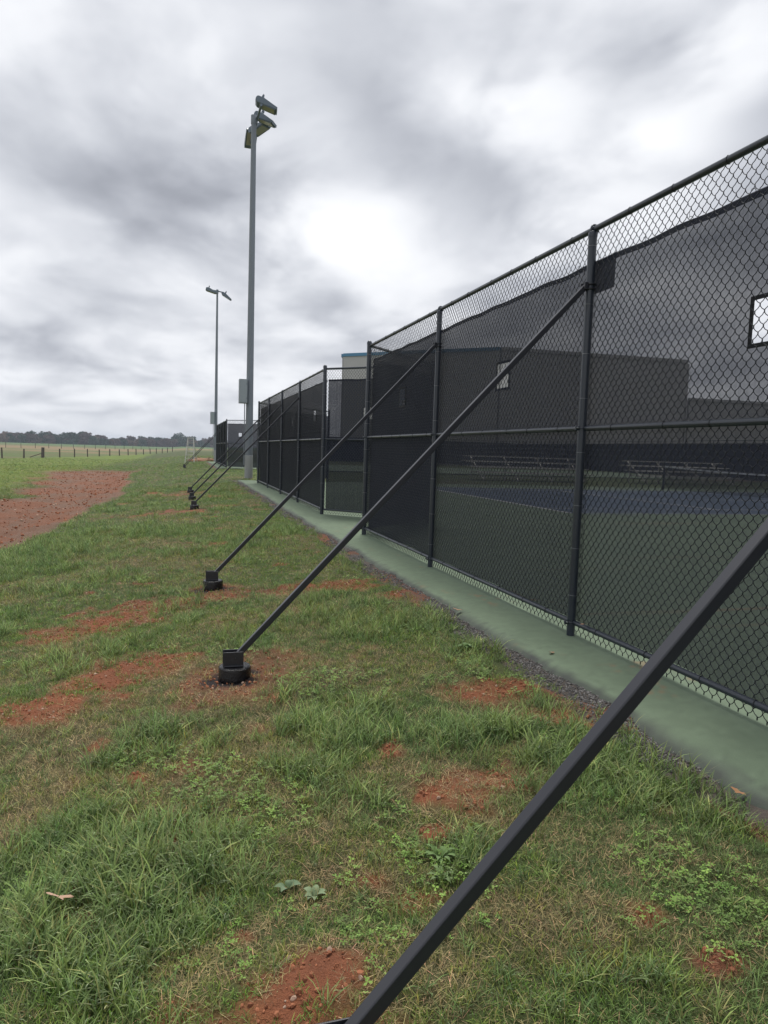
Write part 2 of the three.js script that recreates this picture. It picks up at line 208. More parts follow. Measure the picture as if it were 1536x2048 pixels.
// court paint
const blue = std([.06, .09, .145], .85, 0, { map: fineMap });
function rect(x0, x1, z0, z1, y) { return new THREE.PlaneGeometry(x1 - x0, z1 - z0).rotateX(-Math.PI / 2).translate((x0 + x1) / 2, y, (z0 + z1) / 2); }
for (const zc of [1.0, -15.5]) {
  const a = zc - 5.485, b = zc + 5.485;
  single('court_paint', rect(6.1, 29.9, a, b, .004), blue, zc > -5 ? 'blue painted tennis court inside the nearer fence run' : 'blue painted tennis court inside the second fence run', 'court', null, 'structure');
  const L = [], w = .05; for (const x of [6.1, 11.5, 24.5, 29.9]) L.push(rect(x - w, x + w, a - (x === 6.1 || x === 29.9 ? 0 : -1.37), b - (x === 6.1 || x === 29.9 ? 0 : 1.37), .008));
  for (const z of [a, a + 1.37, b - 1.37, b]) L.push(rect(6.16, 29.84, z - w / 2, z + w / 2, .0082)); L.push(rect(11.6, 24.4, zc - .025, zc + .025, .0084));
  single('court_lines', L, M.white, zc > -5 ? 'white boundary lines of the court inside the nearer fence run' : 'white boundary lines of the court inside the second fence run', 'court lines', null, 'structure');
  // net
  const net = thing('tennis_net', zc > -5 ? 'tennis net with white band inside the nearer fence run' : 'tennis net with white band inside the second fence run', 'net', [18, .0, zc]);
  for (const s of [-1, 1]) part('net_post', rod([0, 0, s * 6.4], [0, 1.1, s * 6.4], .045), M.post, net);
  const tapeG = [], netG = new THREE.PlaneGeometry(12.7, .86, 24, 1).rotateY(Math.PI / 2); { const p = netG.attributes.position; for (let k = 0; k < p.count; k++) { const z = p.getZ(k), top = .915 + .155 * (z / 6.35) ** 2; p.setY(k, p.getY(k) > 0 ? top - .05 : .05); } netG.computeVertexNormals(); }
  for (let k = 0; k < 12; k++) { const z0 = -6.36 + k * 1.06, z1 = z0 + 1.06, y0 = .915 + .155 * (z0 / 6.35) ** 2, y1 = .915 + .155 * (z1 / 6.35) ** 2, g = box(.03, .06, 1.06); const p = g.attributes.position; for (let q = 0; q < p.count; q++) p.setXYZ(q, p.getX(q), p.getY(q) + (p.getZ(q) < 0 ? y0 : y1) - .02, p.getZ(q) + (z0 + z1) / 2); tapeG.push(g); }
  part('net_band', tapeG, M.white, net); const nm = M.screenC.clone(); nm.opacity = .55; nm.color = lin(.05, .05, .05); part('netting', netG, nm, net);
  part('centre_strap', box(.03, .87, .05, 0, .46, 0), M.white, net);
}

// ---------- chain link fences
const WP = .0635, HP = .073, MESH_LO = .012, MESH_HI = 2.985;
function tubeAlong(pts, r, sides = 4) { const pos = [], nor = [], idx = []; const n = pts.length, T = new THREE.Vector3(), A = new THREE.Vector3(), B = new THREE.Vector3(), up = new THREE.Vector3(0, 0, 1);
  for (let k = 0; k < n; k++) { const p = pts[k], q0 = pts[Math.max(0, k - 1)], q1 = pts[Math.min(n - 1, k + 1)]; T.set(q1[0] - q0[0], q1[1] - q0[1], q1[2] - q0[2]).normalize(); A.crossVectors(up, T); if (A.lengthSq() < 1e-6) A.set(1, 0, 0); A.normalize(); B.crossVectors(T, A);
    for (let s = 0; s < sides; s++) { const a = s / sides * 2 * Math.PI, c = Math.cos(a), d = Math.sin(a); const x = A.x * c + B.x * d, y = A.y * c + B.y * d, z = A.z * c + B.z * d; pos.push(p[0] + x * r, p[1] + y * r, p[2] + z * r); nor.push(x, y, z); if (k) { const o = k * sides + s, e = k * sides + (s + 1) % sides; idx.push(o - sides, e - sides, e, o - sides, e, o); } } }
  const g = new THREE.BufferGeometry(); g.setAttribute('position', new THREE.Float32BufferAttribute(pos, 3)); g.setAttribute('normal', new THREE.Float32BufferAttribute(nor, 3)); g.setIndex(idx); return g; }
function zigzag(r) { const pts = [], n = Math.round((MESH_HI - MESH_LO) / (HP / 2)), a = .0042, e = .0075;
  for (let k = 0; k <= n; k++) { const y = MESH_LO + k * HP / 2, s = k % 2 ? 1 : -1, x = s * (WP / 4 + .0005), zin = k % 2 ? a : -a; // "/" strands in front, "\" strands behind
    if (k) { pts.push([x - s * .0095, y - e - .007, zin]); pts.push([x - s * .0022, y - e * .62, zin * .8]); } pts.push([x + s * .0012, y, 0]); if (k < n) { pts.push([x - s * .0022, y + e * .62, -zin * .8]); pts.push([x - s * .0095, y + e + .007, -zin]); } }
  const first = pts[0]; pts.unshift([first[0] + .005, first[1] + .014, .004], [first[0] + .006, first[1] + .002, .002], [first[0] + .002, first[1] - .005, 0]); return tubeAlong(pts, r, 5); }
const wireNear = zigzag(.0024), wireFar = zigzag(.0024);
function cloth_sheet(x0, x1, y0, y1, hole, seed) { // a hanging sheet in the plane z = 0 with an optional rectangular opening
  const axisPts = (a, b, n, cuts) => { const l = []; for (let k = 0; k <= n; k++) l.push(a + (b - a) * k / n); for (const c of cuts) l.push(c); l.sort((p, q) => p - q); return l.filter((v, k) => !k || v - l[k - 1] > 1e-4); };
  const X = axisPts(x0, x1, 34, hole ? [hole[0], hole[1]] : []), Y = axisPts(y0, y1, 26, hole ? [hole[2], hole[3]] : []), P = [], U = [], I = [];
  Y.forEach((y, j) => X.forEach((x, i) => { const t = (y - y0) / (y1 - y0), sag = .004 * Math.sin((x + seed) * 7.3) * t * t * t + .003 * Math.sin((x + seed) * 12.1 + 1) * t * t * t; P.push(x, y + sag, .010 * (fbm(x * 2.1 + seed * 7, y * 1.2, 3) - .5) + .006 * Math.sin(x * 5 + y * 2 + seed)); U.push(x * 1.1, y * 1.1);
    if (i && j) { const cx = (X[i] + X[i - 1]) / 2, cy = (Y[j] + Y[j - 1]) / 2; if (hole && cx > hole[0] && cx < hole[1] && cy > hole[2] && cy < hole[3]) return; const o = j * X.length + i; I.push(o, o - 1, o - X.length - 1, o, o - X.length - 1, o - X.length); } }));
  const g = new THREE.BufferGeometry(); g.setAttribute('position', new THREE.Float32BufferAttribute(P, 3)); g.setAttribute('uv', new THREE.Float32BufferAttribute(U, 2)); g.setIndex(I); g.computeVertexNormals(); return g; }
/* a run of fence: starts at [x, z], turned by `turn`, posts at the distances `at` along it; terminals names which posts are corner or end posts */
function fenceRun(o) {
  const f = thing('chain_link_fence', o.label, 'fence', [o.x, 0, o.z], o.turn, o.group), len = o.at[o.at.length - 1] - o.at[0], a0 = o.at[0], a1 = o.at[o.at.length - 1], side = o.side ?? 1, ties = [], blackTies = [];
  o.at.forEach((a, k) => { if (o.skip?.includes(k)) return; const end = o.terminals.includes(k), r = end ? .0365 : .030, top = end ? 2.985 : 2.918;
    const p = part('post', lathe([[0, -.12], [r, -.12], [r, .0], [r, top], [0, top]], 20).translate(a, 0, 0), M.post, f);
    if (end) part('post_cap', lathe([[r + .003, 0], [r + .003, .03], [r * .9, .045], [r * .5, .058], [0, .062]], 20).translate(a, top - .022, 0), M.post, p);
    else part('loop_cap', [lathe([[r + .003, 0], [r + .003, .03], [r * .6, .045], [0, .045]], 18).translate(a, top - .03, 0), new THREE.TorusGeometry(.029, .007, 8, 20).rotateY(Math.PI / 2).translate(a, 2.945, .012 * side)], M.post, p);
    for (const y of [.10, 1.535]) { part('rail_clamp', [new THREE.TorusGeometry(r + .003, .006, 6, 22).rotateX(Math.PI / 2).translate(a, y, 0), box(.02, .03, .03, a, y, -(r + .012) * side, .004)], M.post, p); part('clamp_bolt', rod([a - .022, y + .004, -(r + .016) * side], [a + .022, y + .004, -(r + .016) * side], .006), M.tie, p); }
    if (o.detail) for (let y = .28; y < 2.85; y += .36) { ties.push(new THREE.TorusGeometry(r + .0012, .0014, 4, 20).rotateX(Math.PI / 2 + .05).translate(a, y + .03 * Math.sin(a * 3 + y * 5), 0)); } });
  part('top_rail', rod([a0, 2.945, .012 * side], [a1, 2.945, .012 * side], .021, .021, 16), M.rail, f);
  for (let k = 1; k < o.at.length; k++) { const p = o.at[k - 1] + .034, q = o.at[k] - .034; part('mid_rail', rod([p, 1.535, .012 * side], [q, 1.535, .012 * side], .020, .020, 16), M.rail, f); part('bottom_rail', rod([p, .10, .012 * side], [q, .10, .012 * side], .0195, .0195, 14), M.rail, f);
    if (o.detail) for (let t = p + .3; t < q - .1; t += .47) for (const [y, r] of [[.10, .0195], [1.535, .020], [2.945, .021]]) blackTies.push(new THREE.TorusGeometry(r + .002, .0022, 5, 16).rotateY(Math.PI / 2 + .25).translate(t + .05 * Math.sin(t * 9 + y), y, .012 * side)); }
  if (ties.length) { part('post_tie', ties, M.tie, f).userData.kind = 'stuff'; part('rail_tie', blackTies, M.tieBlack, f).userData.kind = 'stuff'; }
  if (o.mesh !== false) { const n = Math.floor(len / (WP / 2)), im = new THREE.InstancedMesh(o.detail ? wireNear : wireFar, M.wire, n), q = new THREE.Matrix4(); im.name = 'wire_mesh'; im.userData.kind = 'stuff'; im.castShadow = im.receiveShadow = true;
    for (let k = 0; k < n; k++) { q.makeRotationY(k % 2 ? Math.PI : 0); q.setPosition(a0 + (k + .5) * WP / 2, .0015 * Math.sin(k * .7) + .003 * Math.sin(k * .09), .041 * side + .003 * Math.sin(k * .043)); im.setMatrixAt(k, q); } f.add(im); }
  // the windscreen laced to it
  const w = thing('windscreen', o.screenLabel, 'windscreen', [o.x, 0, o.z], o.turn, o.screenGroup), zc = (o.mesh === false ? .045 : .062) * side, y0 = .10, y1 = 2.735;
  for (let k = 1; k < o.at.length; k++) { const p = o.at[k - 1] + (k > 1 ? 0 : .05), q = o.at[k] - (k < o.at.length - 1 ? 0 : .05), v = o.vent?.(k), hole = v ? [v - .125, v + .125, 1.945, 2.17] : null;
    const c = part('cloth_panel', cloth_sheet(p, q, y0, y1, hole, (o.seed ?? 0)).translate(0, 0, zc), Array.isArray(o.cloth) ? o.cloth[k - 1] : o.cloth, w);
    const hem = cloth_sheet(p, q, y1 - .036, y1 + .002, null, (o.seed ?? 0)); { const P = hem.attributes.position, s0 = (o.seed ?? 0); for (let n = 0; n < P.count; n++) { const x = P.getX(n), t = P.getY(n) > y1 - .026 ? 1 : 1; const base = y1 - .036 + .038 * (Math.floor(n / 35) / 26); P.setY(n, base + .004 * Math.sin((x + s0) * 7.3) + .003 * Math.sin((x + s0) * 12.1 + 1)); P.setZ(n, P.getZ(n) * .3 + .008 * side); } hem.computeVertexNormals(); }
    part('hem', hem.translate(0, 0, zc), M.hem, c);
    if (hole) { const [h0, h1, g0, g1] = hole, b = .022; part('vent_border', [box(h1 - h0 + 2 * b, b, .006, (h0 + h1) / 2, g1 + b / 2, zc), box(h1 - h0 + 2 * b, b, .006, (h0 + h1) / 2, g0 - b / 2, zc), box(b, g1 - g0, .006, h0 - b / 2, (g0 + g1) / 2, zc), box(b, g1 - g0, .006, h1 + b / 2, (g0 + g1) / 2, zc)], M.border, c); }
    if (o.detail) { const lace = []; const r = rng(Math.round(o.at[k] * 100) + 9000); for (let t = p + .25; t < q; t += .42 + .1 * r()) { lace.push(new THREE.TorusGeometry(.012, .0018, 5, 12, 4.6).rotateY(1.2 + r()).translate(t, y1 + .004, zc - .01 * side)); if (r() < .5) lace.push(rod([t, y1 + .012, zc - .02 * side], [t + .05 * (r() - .5), y1 + .035 + .03 * r(), zc - .03 * side], .0014, .001, 5)); } part('lacing', lace, M.tieBlack, c).userData.kind = 'stuff'; } }
  if (o.flap) { part('folded_flap', cloth_sheet(o.flap - .19, o.flap + .12, 2.50, 2.735, null, 3).translate(0, .01, zc + .012 * side), M.flap, w); }
  return f;
}
const T90 = Math.PI / 2;
fenceRun({ x: 0, z: 6.1, turn: T90, at: [0, 3.05, 6.1, 9.15, 12.2], terminals: [0, 4], detail: true, cloth: [M.screenA, M.screenA, M.screenA2, M.screenA3], vent: k => 3.05 * k - 1.57 - (k === 2 ? .02 : 0), flap: 6.1, seed: 1,
  label: 'tall black chain-link fence run with the folded windscreen flap at one post', screenLabel: 'dark grey see-through windscreen with square vents and a folded flap at one post' });
fenceRun({ x: 0, z: -9.53, turn: T90, at: [0, 3.05, 6.1, 9.15, 12.12], terminals: [0, 4], detail: true, cloth: M.screenB, vent: k => 3.05 * k - 1.72, seed: 5,
  label: 'black chain-link fence run between the notch and the tall light pole', screenLabel: 'nearly opaque black windscreen on the fence run beside the tall light pole' });
fenceRun({ x: 0, z: -6.1, turn: Math.PI / 4, at: [0, 2.35], terminals: [1], skip: [0], detail: true, cloth: M.screenC, vent: () => 1.2, seed: 9,
  label: 'slanting chain-link panel starting at the corner post of the nearer run', screenLabel: 'windscreen on the slanting panel behind the corner post of the nearer run' });
fenceRun({ x: 0, z: -9.53, turn: -Math.PI / 4, at: [0, 2.35], side: -1, terminals: [], skip: [0, 1], detail: true, cloth: M.screenC, vent: () => 1.02, seed: 12,
  label: 'slanting chain-link panel facing the notch, its vent square beside the corner post', screenLabel: 'grey windscreen on the slanting panel facing the notch' });
fenceRun({ x: 0, z: -21.65, turn: Math.PI / 4, at: [0, 2.35, 4.7], terminals: [2], skip: [0], cloth: M.screenB, seed: 15,
  label: 'slanting chain-link panel at the end of the second run, behind the tall pole', screenLabel: 'black windscreen on the slanting panel behind the tall pole' });
fenceRun({ x: 0, z: -40.1, turn: T90, at: [0, 3.05, 6.1, 9.15, 12.2], terminals: [0, 4], cloth: M.screenB, seed: 21,
  label: 'distant black chain-link fence run beyond the tall light pole', screenLabel: 'black windscreen on the distant fence run beyond the tall pole' });
fenceRun({ x: 0, z: -40.1, turn: -Math.PI / 4, at: [0, 2.45, 4.9, 7.35], side: -1, terminals: [3], skip: [0], cloth: M.screenC, vent: k => k === 1 ? 1.05 : null, seed: 25,
  label: 'distant slanting chain-link panels turned toward the tall light pole', screenLabel: 'grey windscreen on the distant slanting panels by the tall pole' });
{ const at = []; for (let k = 0; k <= 26; k++) at.push(k * 3.05); fenceRun({ x: 36.4, z: 9, turn: T90, at, terminals: [0, 26], mesh: false, cloth: M.screenFar, seed: 31,
  label: 'far fence across the courts seen through the windscreen', screenLabel: 'black windscreen on the far fence across the courts' });
  fenceRun({ x: 6, z: -70.3, turn: 0, at: at.slice(0, 11), terminals: [0, 10], mesh: false, cloth: M.screenFar, seed: 35, label: 'end fence standing in front of the pale building', screenLabel: 'black windscreen on the end fence in front of the pale building' }); }

// ---------- diagonal braces
function brace(x, z, label, group) {
  const xf = -2.46, g = gh(xf, z), t = thing('diagonal_brace', label, 'brace', [xf, g, z], 0, group), topY = 2.545 - g, footY = .145, dx = -xf - .034, L = Math.hypot(dx, topY - footY), a = Math.atan2(topY - footY, dx);
  const tube = new RoundedBoxGeometry(L + .06, .0375, .0375, 3, .005); tube.translate(L / 2 - .03, 0, 0).rotateZ(a).translate(0, footY, 0); part('tube', tube, M.brace, t);
  const ft = part('footing', lathe([[0, -.15], [.104, -.15], [.104, .02], [.103, .084], [.098, .093], [.09, .096], [0, .097]], 36), M.footing, t);
  part('bracket', [box(.128, .092, .006, -.012, .146, .034, .002), box(.128, .092, .006, -.012, .146, -.034, .002), box(.128, .007, .062, -.012, .1035, 0), rod([-.07, .101, .041], [.05, .101, .041], .005, .005, 6), rod([-.07, .101, -.041], [.05, .101, -.041], .005, .005, 6)], M.brace, ft);
  part('bolt', [rod([.0, .15, -.043], [.0, .15, .043], .005, .005, 8)], M.brace, ft);
  part('post_clamp', [new THREE.TorusGeometry(.034, .007, 8, 24).rotateX(T90).translate(-xf, topY + .012, 0), new THREE.TorusGeometry(.034, .007, 8, 24).rotateX(T90).translate(-xf, topY - .02, 0), box(.03, .05, .012, -xf - .046, topY - .003, .026, .003), box(.03, .05, .012, -xf - .046, topY - .003, -.026, .003)], M.brace, t);
  return t;
}
brace(0, 3.05, 'thick black diagonal brace whose bracket stands by a bare red soil mound');
brace(0, 0, 'black diagonal brace fixed to the post with the folded windscreen flap');
brace(0, -3.05, 'black diagonal brace fixed to the post next to the corner post of the notch');
for (const z of [-12.58, -15.63, -18.68]) brace(0, z, 'thin black diagonal brace holding the fence run beside the tall pole', 'braces holding the second fence run');
for (const z of [-43.15, -46.2]) brace(0, z, 'distant thin diagonal brace beside the stepladder', 'braces holding the distant fence run');

// ---------- light poles
function lampHead(yawDeg, tiltDeg, x, y, z, parent) { // a shoebox floodlight: rounded back, flat lens
  const s = new THREE.Shape(); s.moveTo(-.40, -.02); s.quadraticCurveTo(-.43, .14, -.32, .155); s.lineTo(-.1, .15); s.lineTo(.46, .02); s.lineTo(.47, -.05); s.lineTo(-.33, -.07); s.closePath();
  const g = new THREE.ExtrudeGeometry(s, { depth: .46, bevelEnabled: true, bevelSize: .02, bevelThickness: .02, bevelSegments: 2 }).translate(0, 0, -.23); g.deleteAttribute('uv');
  const h = new THREE.Group(); h.name = 'lamp_head'; h.position.set(x, y, z); h.rotation.order = 'YZX'; h.rotation.set(0, yawDeg * D2R, -tiltDeg * D2R); parent.add(h);
  part('housing', g, M.lamp, h); part('lens', box(.62, .02, .40, .08, -.085, 0, .008), M.lens, h); part('lens_rim', [box(.70, .03, .02, .08, -.085, .22), box(.70, .03, .02, .08, -.085, -.22), box(.02, .03, .42, .42, -.085, 0)], M.lamp, h);
  part('yoke', [box(.09, .16, .1, -.2, .25, 0, .01), rod([-.2, .2, 0], [-.2, .38, 0], .035)], M.lamp, h); return h; }
function lightPole(x, z, H, heads, arm, r0, r1, label) {
  const y = gh(x, z) - .02, t = thing('light_pole', label, 'light pole', [x, y, z]); H -= y;
  part('pole_base', lathe([[0, -.3], [r0 * 1.06, -.3], [r0 * 1.06, 1.0], [r0, 1.02], [0, 1.02]], 20), M.poleBase, t);
  part('shaft', lathe([[r0 * .99, 1.0], [mix(r0, r1, .33), H * .33], [mix(r0, r1, .66), H * .66], [r1, H - .3], [r1, H - .28], [0, H - .28]], 20), M.pole, t);
  part('top_cap', lathe([[r1 + .015, H - .34], [r1 + .02, H - .3], [r1 + .02, H], [0, H + .02]], 18), M.pole, t);
  const cb = part('control_cabinet', box(.34, 1.02, .42, -.30, 3.75, .12, .015), M.cabinet, t); part('cabinet_door', box(.28, .94, .012, -.30, 3.75, .338, .004), M.cabinet, cb); part('hinge', [box(.02, .06, .02, -.165, 3.45, .345), box(.02, .06, .02, -.165, 4.05, .345)], M.lamp, cb); part('conduit', rod([-.22, .6, .12], [-.22, 3.3, .12], .02), M.pole, cb);
  part('cross_arm', [rod([arm[0], H - .12, arm[1]], [arm[2], H - .12, arm[3]], .05), box(.2, .16, .2, (arm[0] + arm[2]) * .1, H - .12, 0, .02)], M.lamp, t);
  for (const [hx, hy, hz, yaw, tilt] of heads) lampHead(yaw, tilt, hx, H + hy, hz, t);
  return t; }
lightPole(.09, -26.3, 15.1, [[.36, -.02, 1.05, -6, 17], [.46, -.04, -.15, -28, 22], [.34, .02, -1.25, -52, -14], [.1, 0, -2.35, -88, -36]], [.16, 1.3, .1, -2.6], .165, .105, 'tall grey light pole with four lamp heads standing in the gap behind the fence');
lightPole(.17, -57, 14.4, [[-.55, -.22, .3, 0, 14], [.75, -.45, -.2, -10, 30]], [-.5, .3, .55, -.3], .15, .075, 'distant thin light pole with two lamp heads beyond the stepladder');

// ---------- building beyond the courts
{
  const b = thing('school_building', 'large pale building with blue roof trim beyond the courts', 'building', [0, -.5, 0]);
  const slabWall = (a, c, h, thick) => { thick = -thick; const dx = c[0] - a[0], dz = c[1] - a[1], L = Math.hypot(dx, dz), g = box(L, h, thick, L / 2, h / 2, -thick / 2); return g.rotateY(-Math.atan2(dz, dx)).translate(a[0], 0, a[1]); };
  const A = [19.7, -93.5], B = [36.2, -77.5], C = [63, -76], H1 = 15.0, A2 = [31, -130];
  part('wall', slabWall(B, A, H1, -.4), M.beige, b); part('wall', slabWall(C, B, H1, -.4), M.beige, b); part('wall', slabWall(A, A2, H1, -.4), M.beige, b); part('wall', slabWall([63.2, -130], [63.2, -76], H1, -.4), M.beige, b);
  const roof = new THREE.Shape([A, B, C, [63.2, -130], A2].map(p => new THREE.Vector2(p[0], -p[1]))); part('roof', new THREE.ExtrudeGeometry(roof, { depth: .2, bevelEnabled: false }).rotateX(-T90).translate(0, H1 - .6, 0), M.cabinet, b);
  const trim = (p, q) => slabWall(p, q, .42, -.55).translate(0, H1 + .0, 0); part('roof_trim', trim(B, A), M.blueTrim, b); part('roof_trim', trim(C, B), M.beige, b); part('roof_trim', trim(A, A2), M.blueTrim, b);
  for (let k = 1; k < 6; k++) { const t = k / 6; part('wall_joint', box(.1, H1, .06, mix(B[0], C[0], t), H1 / 2, mix(B[1], C[1], t) + .06), M.cabinet, b); }
  part('lower_wing', slabWall([100, -73.6], [63.3, -75.6], 10.0, -.4), M.beige, b); part('roof_trim', slabWall([100, -73.5], [63.3, -75.5], .35, -.5).translate(0, 10.0, 0), M.beige, b);
  const door = part('door', box(2, 2.6, .1, 44, 1.3, -76.85), M.cabinet, b); part('door_handle', box(.06, .3, .06, 44.7, 1.2, -76.76), M.lamp, door);
}
// bleachers between the courts
for (const [x, lab] of [[15.5, 'grey bleacher between the courts, seen through the windscreen beside the flap post'], [25.5, 'grey bleacher between the courts, standing nearer the far fence']]) {
  const t = thing('bleacher', lab, 'bleacher', [x, gh(x, -29), -29], T90, 'bleachers between the courts');
  for (let k = 0; k < 4; k++) { part('seat_plank', box(.3, .05, 7, k * .55, .42 + k * .28, 0, .01), M.aluminium, t); part('foot_plank', box(.26, .04, 7, k * .55 + .28, .16 + k * .28, 0, .01), M.aluminium, t); }
  for (const s of [-3, -1, 1, 3]) part('frame', [rod([-.05, 0, s], [1.9, 1.22, s], .03), rod([0, 0, s], [0, .4, s], .03), rod([1.65, 0, s], [1.65, 1.24, s], .03)], M.aluminium, t); }

// ---------- stepladder and heap of cuttings
{ const x = -1.9, z = -56.5, y = gh(x, z), t = thing('stepladder', 'tall aluminium stepladder standing open on the grass', 'ladder', [x, y, z], -.25);
  for (const s of [-1, 1]) { part('front_rail', rod([s * .38, 0, .35], [s * .23, 2.05, .0], .032), M.aluminium, t); part('rear_rail', rod([s * .40, 0, -.75], [s * .23, 2.0, -.06], .026), M.aluminium, t); }
  for (let k = 1; k < 6; k++) { const f = k / 6.2, w = mix(.38, .23, f); part('step', box(w * 2, .04, .12, 0, 2.05 * f, .35 * (1 - f)), M.aluminium, t); } for (let k = 1; k < 4; k++) { const f = k / 4.4; part('rear_brace', rod([-mix(.4, .23, f), 2 * f, mix(-.75, -.06, f)], [mix(.4, .23, f), 2 * f, mix(-.75, -.06, f)], .014), M.aluminium, t); }
  part('top_cap', box(.52, .05, .26, 0, 2.07, -.02, .01), M.aluminium, t); part('paint_shelf', box(.36, .03, .3, 0, 1.6, -.3, .01), M.wood, t); }
{ const x = -.9, z = -60.5, y = gh(x, z), t = thing('brush_heap', 'low heap of brown sticks and cuttings beside the stepladder', 'heap', [x, y, z]), r = rng(8), m = std([.24, .13, .075], .95), m2 = std([.05, .045, .04], .9);
  const hg = new THREE.SphereGeometry(1, 28, 12, 0, 2 * Math.PI, 0, T90), p = hg.attributes.position; for (let k = 0; k < p.count; k++) { const n = .75 + .5 * fbm(p.getX(k) * 3 + 4, p.getZ(k) * 3, 3); p.setXYZ(k, p.getX(k) * 1.2 * n, p.getY(k) * .3 * n - .02, p.getZ(k) * .9 * n); } hg.computeVertexNormals(); part('mound', hg, m, t);
  for (let k = 0; k < 22; k++) { const a = r() * 6.28, ex = (r() - .4) * 2.2, ez = (r() - .5) * 1.4, h = .1 + .22 * r(), L = .4 + r(); part('stick', rod([ex - Math.cos(a) * L / 2, h * .6, ez - Math.sin(a) * L / 2], [ex + Math.cos(a) * L / 2, h + .1 * r(), ez + Math.sin(a) * L / 2], .03, .015, 6), k % 3 ? m : m2, t); } }

// ---------- pasture fences
{ const mk = (w, h) => { const g = new THREE.CylinderGeometry(w * .92, w, h, 7, 3); const p = g.attributes.position; for (let k = 0; k < p.count; k++) p.setX(k, p.getX(k) * (1 + .2 * Math.sin(k * 3.1))); g.computeVertexNormals(); return g.translate(0, h / 2 - .1, 0); };
  const g1 = mk(.11, 1.42), g2 = mk(.09, 1.45), r = rng(4);
  for (let k = -1; k < 17; k++) { const f = k / 13, x = mix(-25, -8.5, f), z = mix(-97, -186, f); if (k === 2) continue; const o = single('wooden_fence_post', g1, M.wood, 'weathered wooden fence post in the pasture row behind the clay strip', 'fence post', 'posts of the nearer pasture fence'); o.position.set(x, gh(x, z), z); o.rotation.set((r() - .5) * .08, r() * 6, (r() - .5) * .08); o.scale.y = .92 + .16 * r(); }
  { const x = mix(-25, -8.5, 2 / 13), z = mix(-97, -186, 2 / 13), t = thing('corner_fence_post', 'thick wooden corner post with a slanting prop in the pasture', 'fence post', [x, gh(x, z), z]); part('post', mk(.24, 1.65), M.wood, t); part('prop', rod([-1.7, .05, .6], [-.1, .7, 0], .06, .05, 7), M.wood, t); }
  for (let k = 0; k < 26; k++) { const f = k / 25, x = mix(-92, -16, f), z = mix(-160, -330, f); const o = single('thin_fence_post', g2, M.wood, 'thin dark fence post in the far pasture row under the trees', 'fence post', 'posts of the far pasture fence'); o.position.set(x, gh(x, z), z); o.rotation.y = r() * 6; o.scale.set(1, 1.05 + .2 * r(), 1); }
}

// ---------- the far wood
{ const r = rng(19), leafs = [], col = [];
  function clump(seed) { const q = rng(seed), P = [], I = [], C = []; const put = (cx, cy, cz, s) => { const a = q() * 6.28, b = (q() - .5) * 2, ux = Math.cos(a), uz = Math.sin(a), o = P.length / 3, k = .75 + .5 * q(); P.push(cx - ux * s, cy - s * .5, cz - uz * s, cx + ux * s, cy - s * .4 + b * .3, cz + uz * s, cx + b * .4, cy + s * .8, cz + b * .5); I.push(o, o + 1, o + 2); for (let n = 0; n < 3; n++) C.push(k, k, k); };
    const lobes = Array.from({ length: 6 }, () => [(q() - .5) * 5, 3 + 4.5 * q(), (q() - .5) * 5, 1.3 + 1.6 * q()]);
    for (let n = 0; n < 900; n++) { const l = lobes[Math.floor(q() * 6)], a = q() * 6.28, e = Math.acos(2 * q() - 1), R = l[3] * Math.cbrt(q()) * (1 + .15 * q()); put(l[0] + R * Math.sin(e) * Math.cos(a), l[1] + R * Math.cos(e), l[2] + R * Math.sin(e) * Math.sin(a), .35 + .4 * q()); }
    for (let n = 0; n < 260; n++) put((q() - .5) * 7, 3.2 * q() * q(), (q() - .5) * 6, .5 + .5 * q());
    const g = new THREE.BufferGeometry(); g.setAttribute('position', new THREE.Float32BufferAttribute(P, 3)); g.setAttribute('color', new THREE.Float32BufferAttribute(C, 3)); g.setIndex(I); g.computeVertexNormals(); return merge2(g, C); }
  function merge2(g) { const trunk = rod([0, -.5, 0], [.2, 5, .1], .3, .12, 6).toNonIndexed(), lv = g.toNonIndexed(); trunk.deleteAttribute('uv'); trunk.setAttribute('color', new THREE.Float32BufferAttribute(new Float32Array(trunk.attributes.position.count * 3).fill(.8), 3)); return mergeGeometries([lv, trunk]); }
  const mat = new THREE.MeshStandardMaterial({ vertexColors: true, roughness: 1, side: THREE.DoubleSide });
  for (let v = 0; v < 3; v++) { const n = 130, im = new THREE.InstancedMesh(clump(300 + v), mat, n), q = new THREE.Object3D(); im.name = numbered('tree_line'); im.castShadow = im.receiveShadow = true;
    for (let k = 0; k < n; k++) { const f = (k * 3 + v + r()) / (n * 3), x = mix(-460, 40, f), z = -560 - 170 * f - 60 * r(); q.position.set(x, -1.2, z); q.rotation.set(0, r() * 6.28, 0); const s = (.6 + .75 * r() * r()) * (.75 + .7 * fbm(f * 30, 3, 2)); q.scale.set(s * 1.35, s, s * 1.35); q.updateMatrix(); im.setMatrixAt(k, q.matrix);
      const t = r(); im.setColorAt(k, t < .45 ? lin(.055, .085, .055) : t < .75 ? lin(.13, .095, .08) : lin(.19, .135, .10)); }
    scene.add(im); tag(im, 'distant wood of dark green and russet trees along the horizon', 'trees', 'far wood', 'stuff'); }
}
scene.fog = new THREE.FogExp2(0xc4cfdd, .0003);

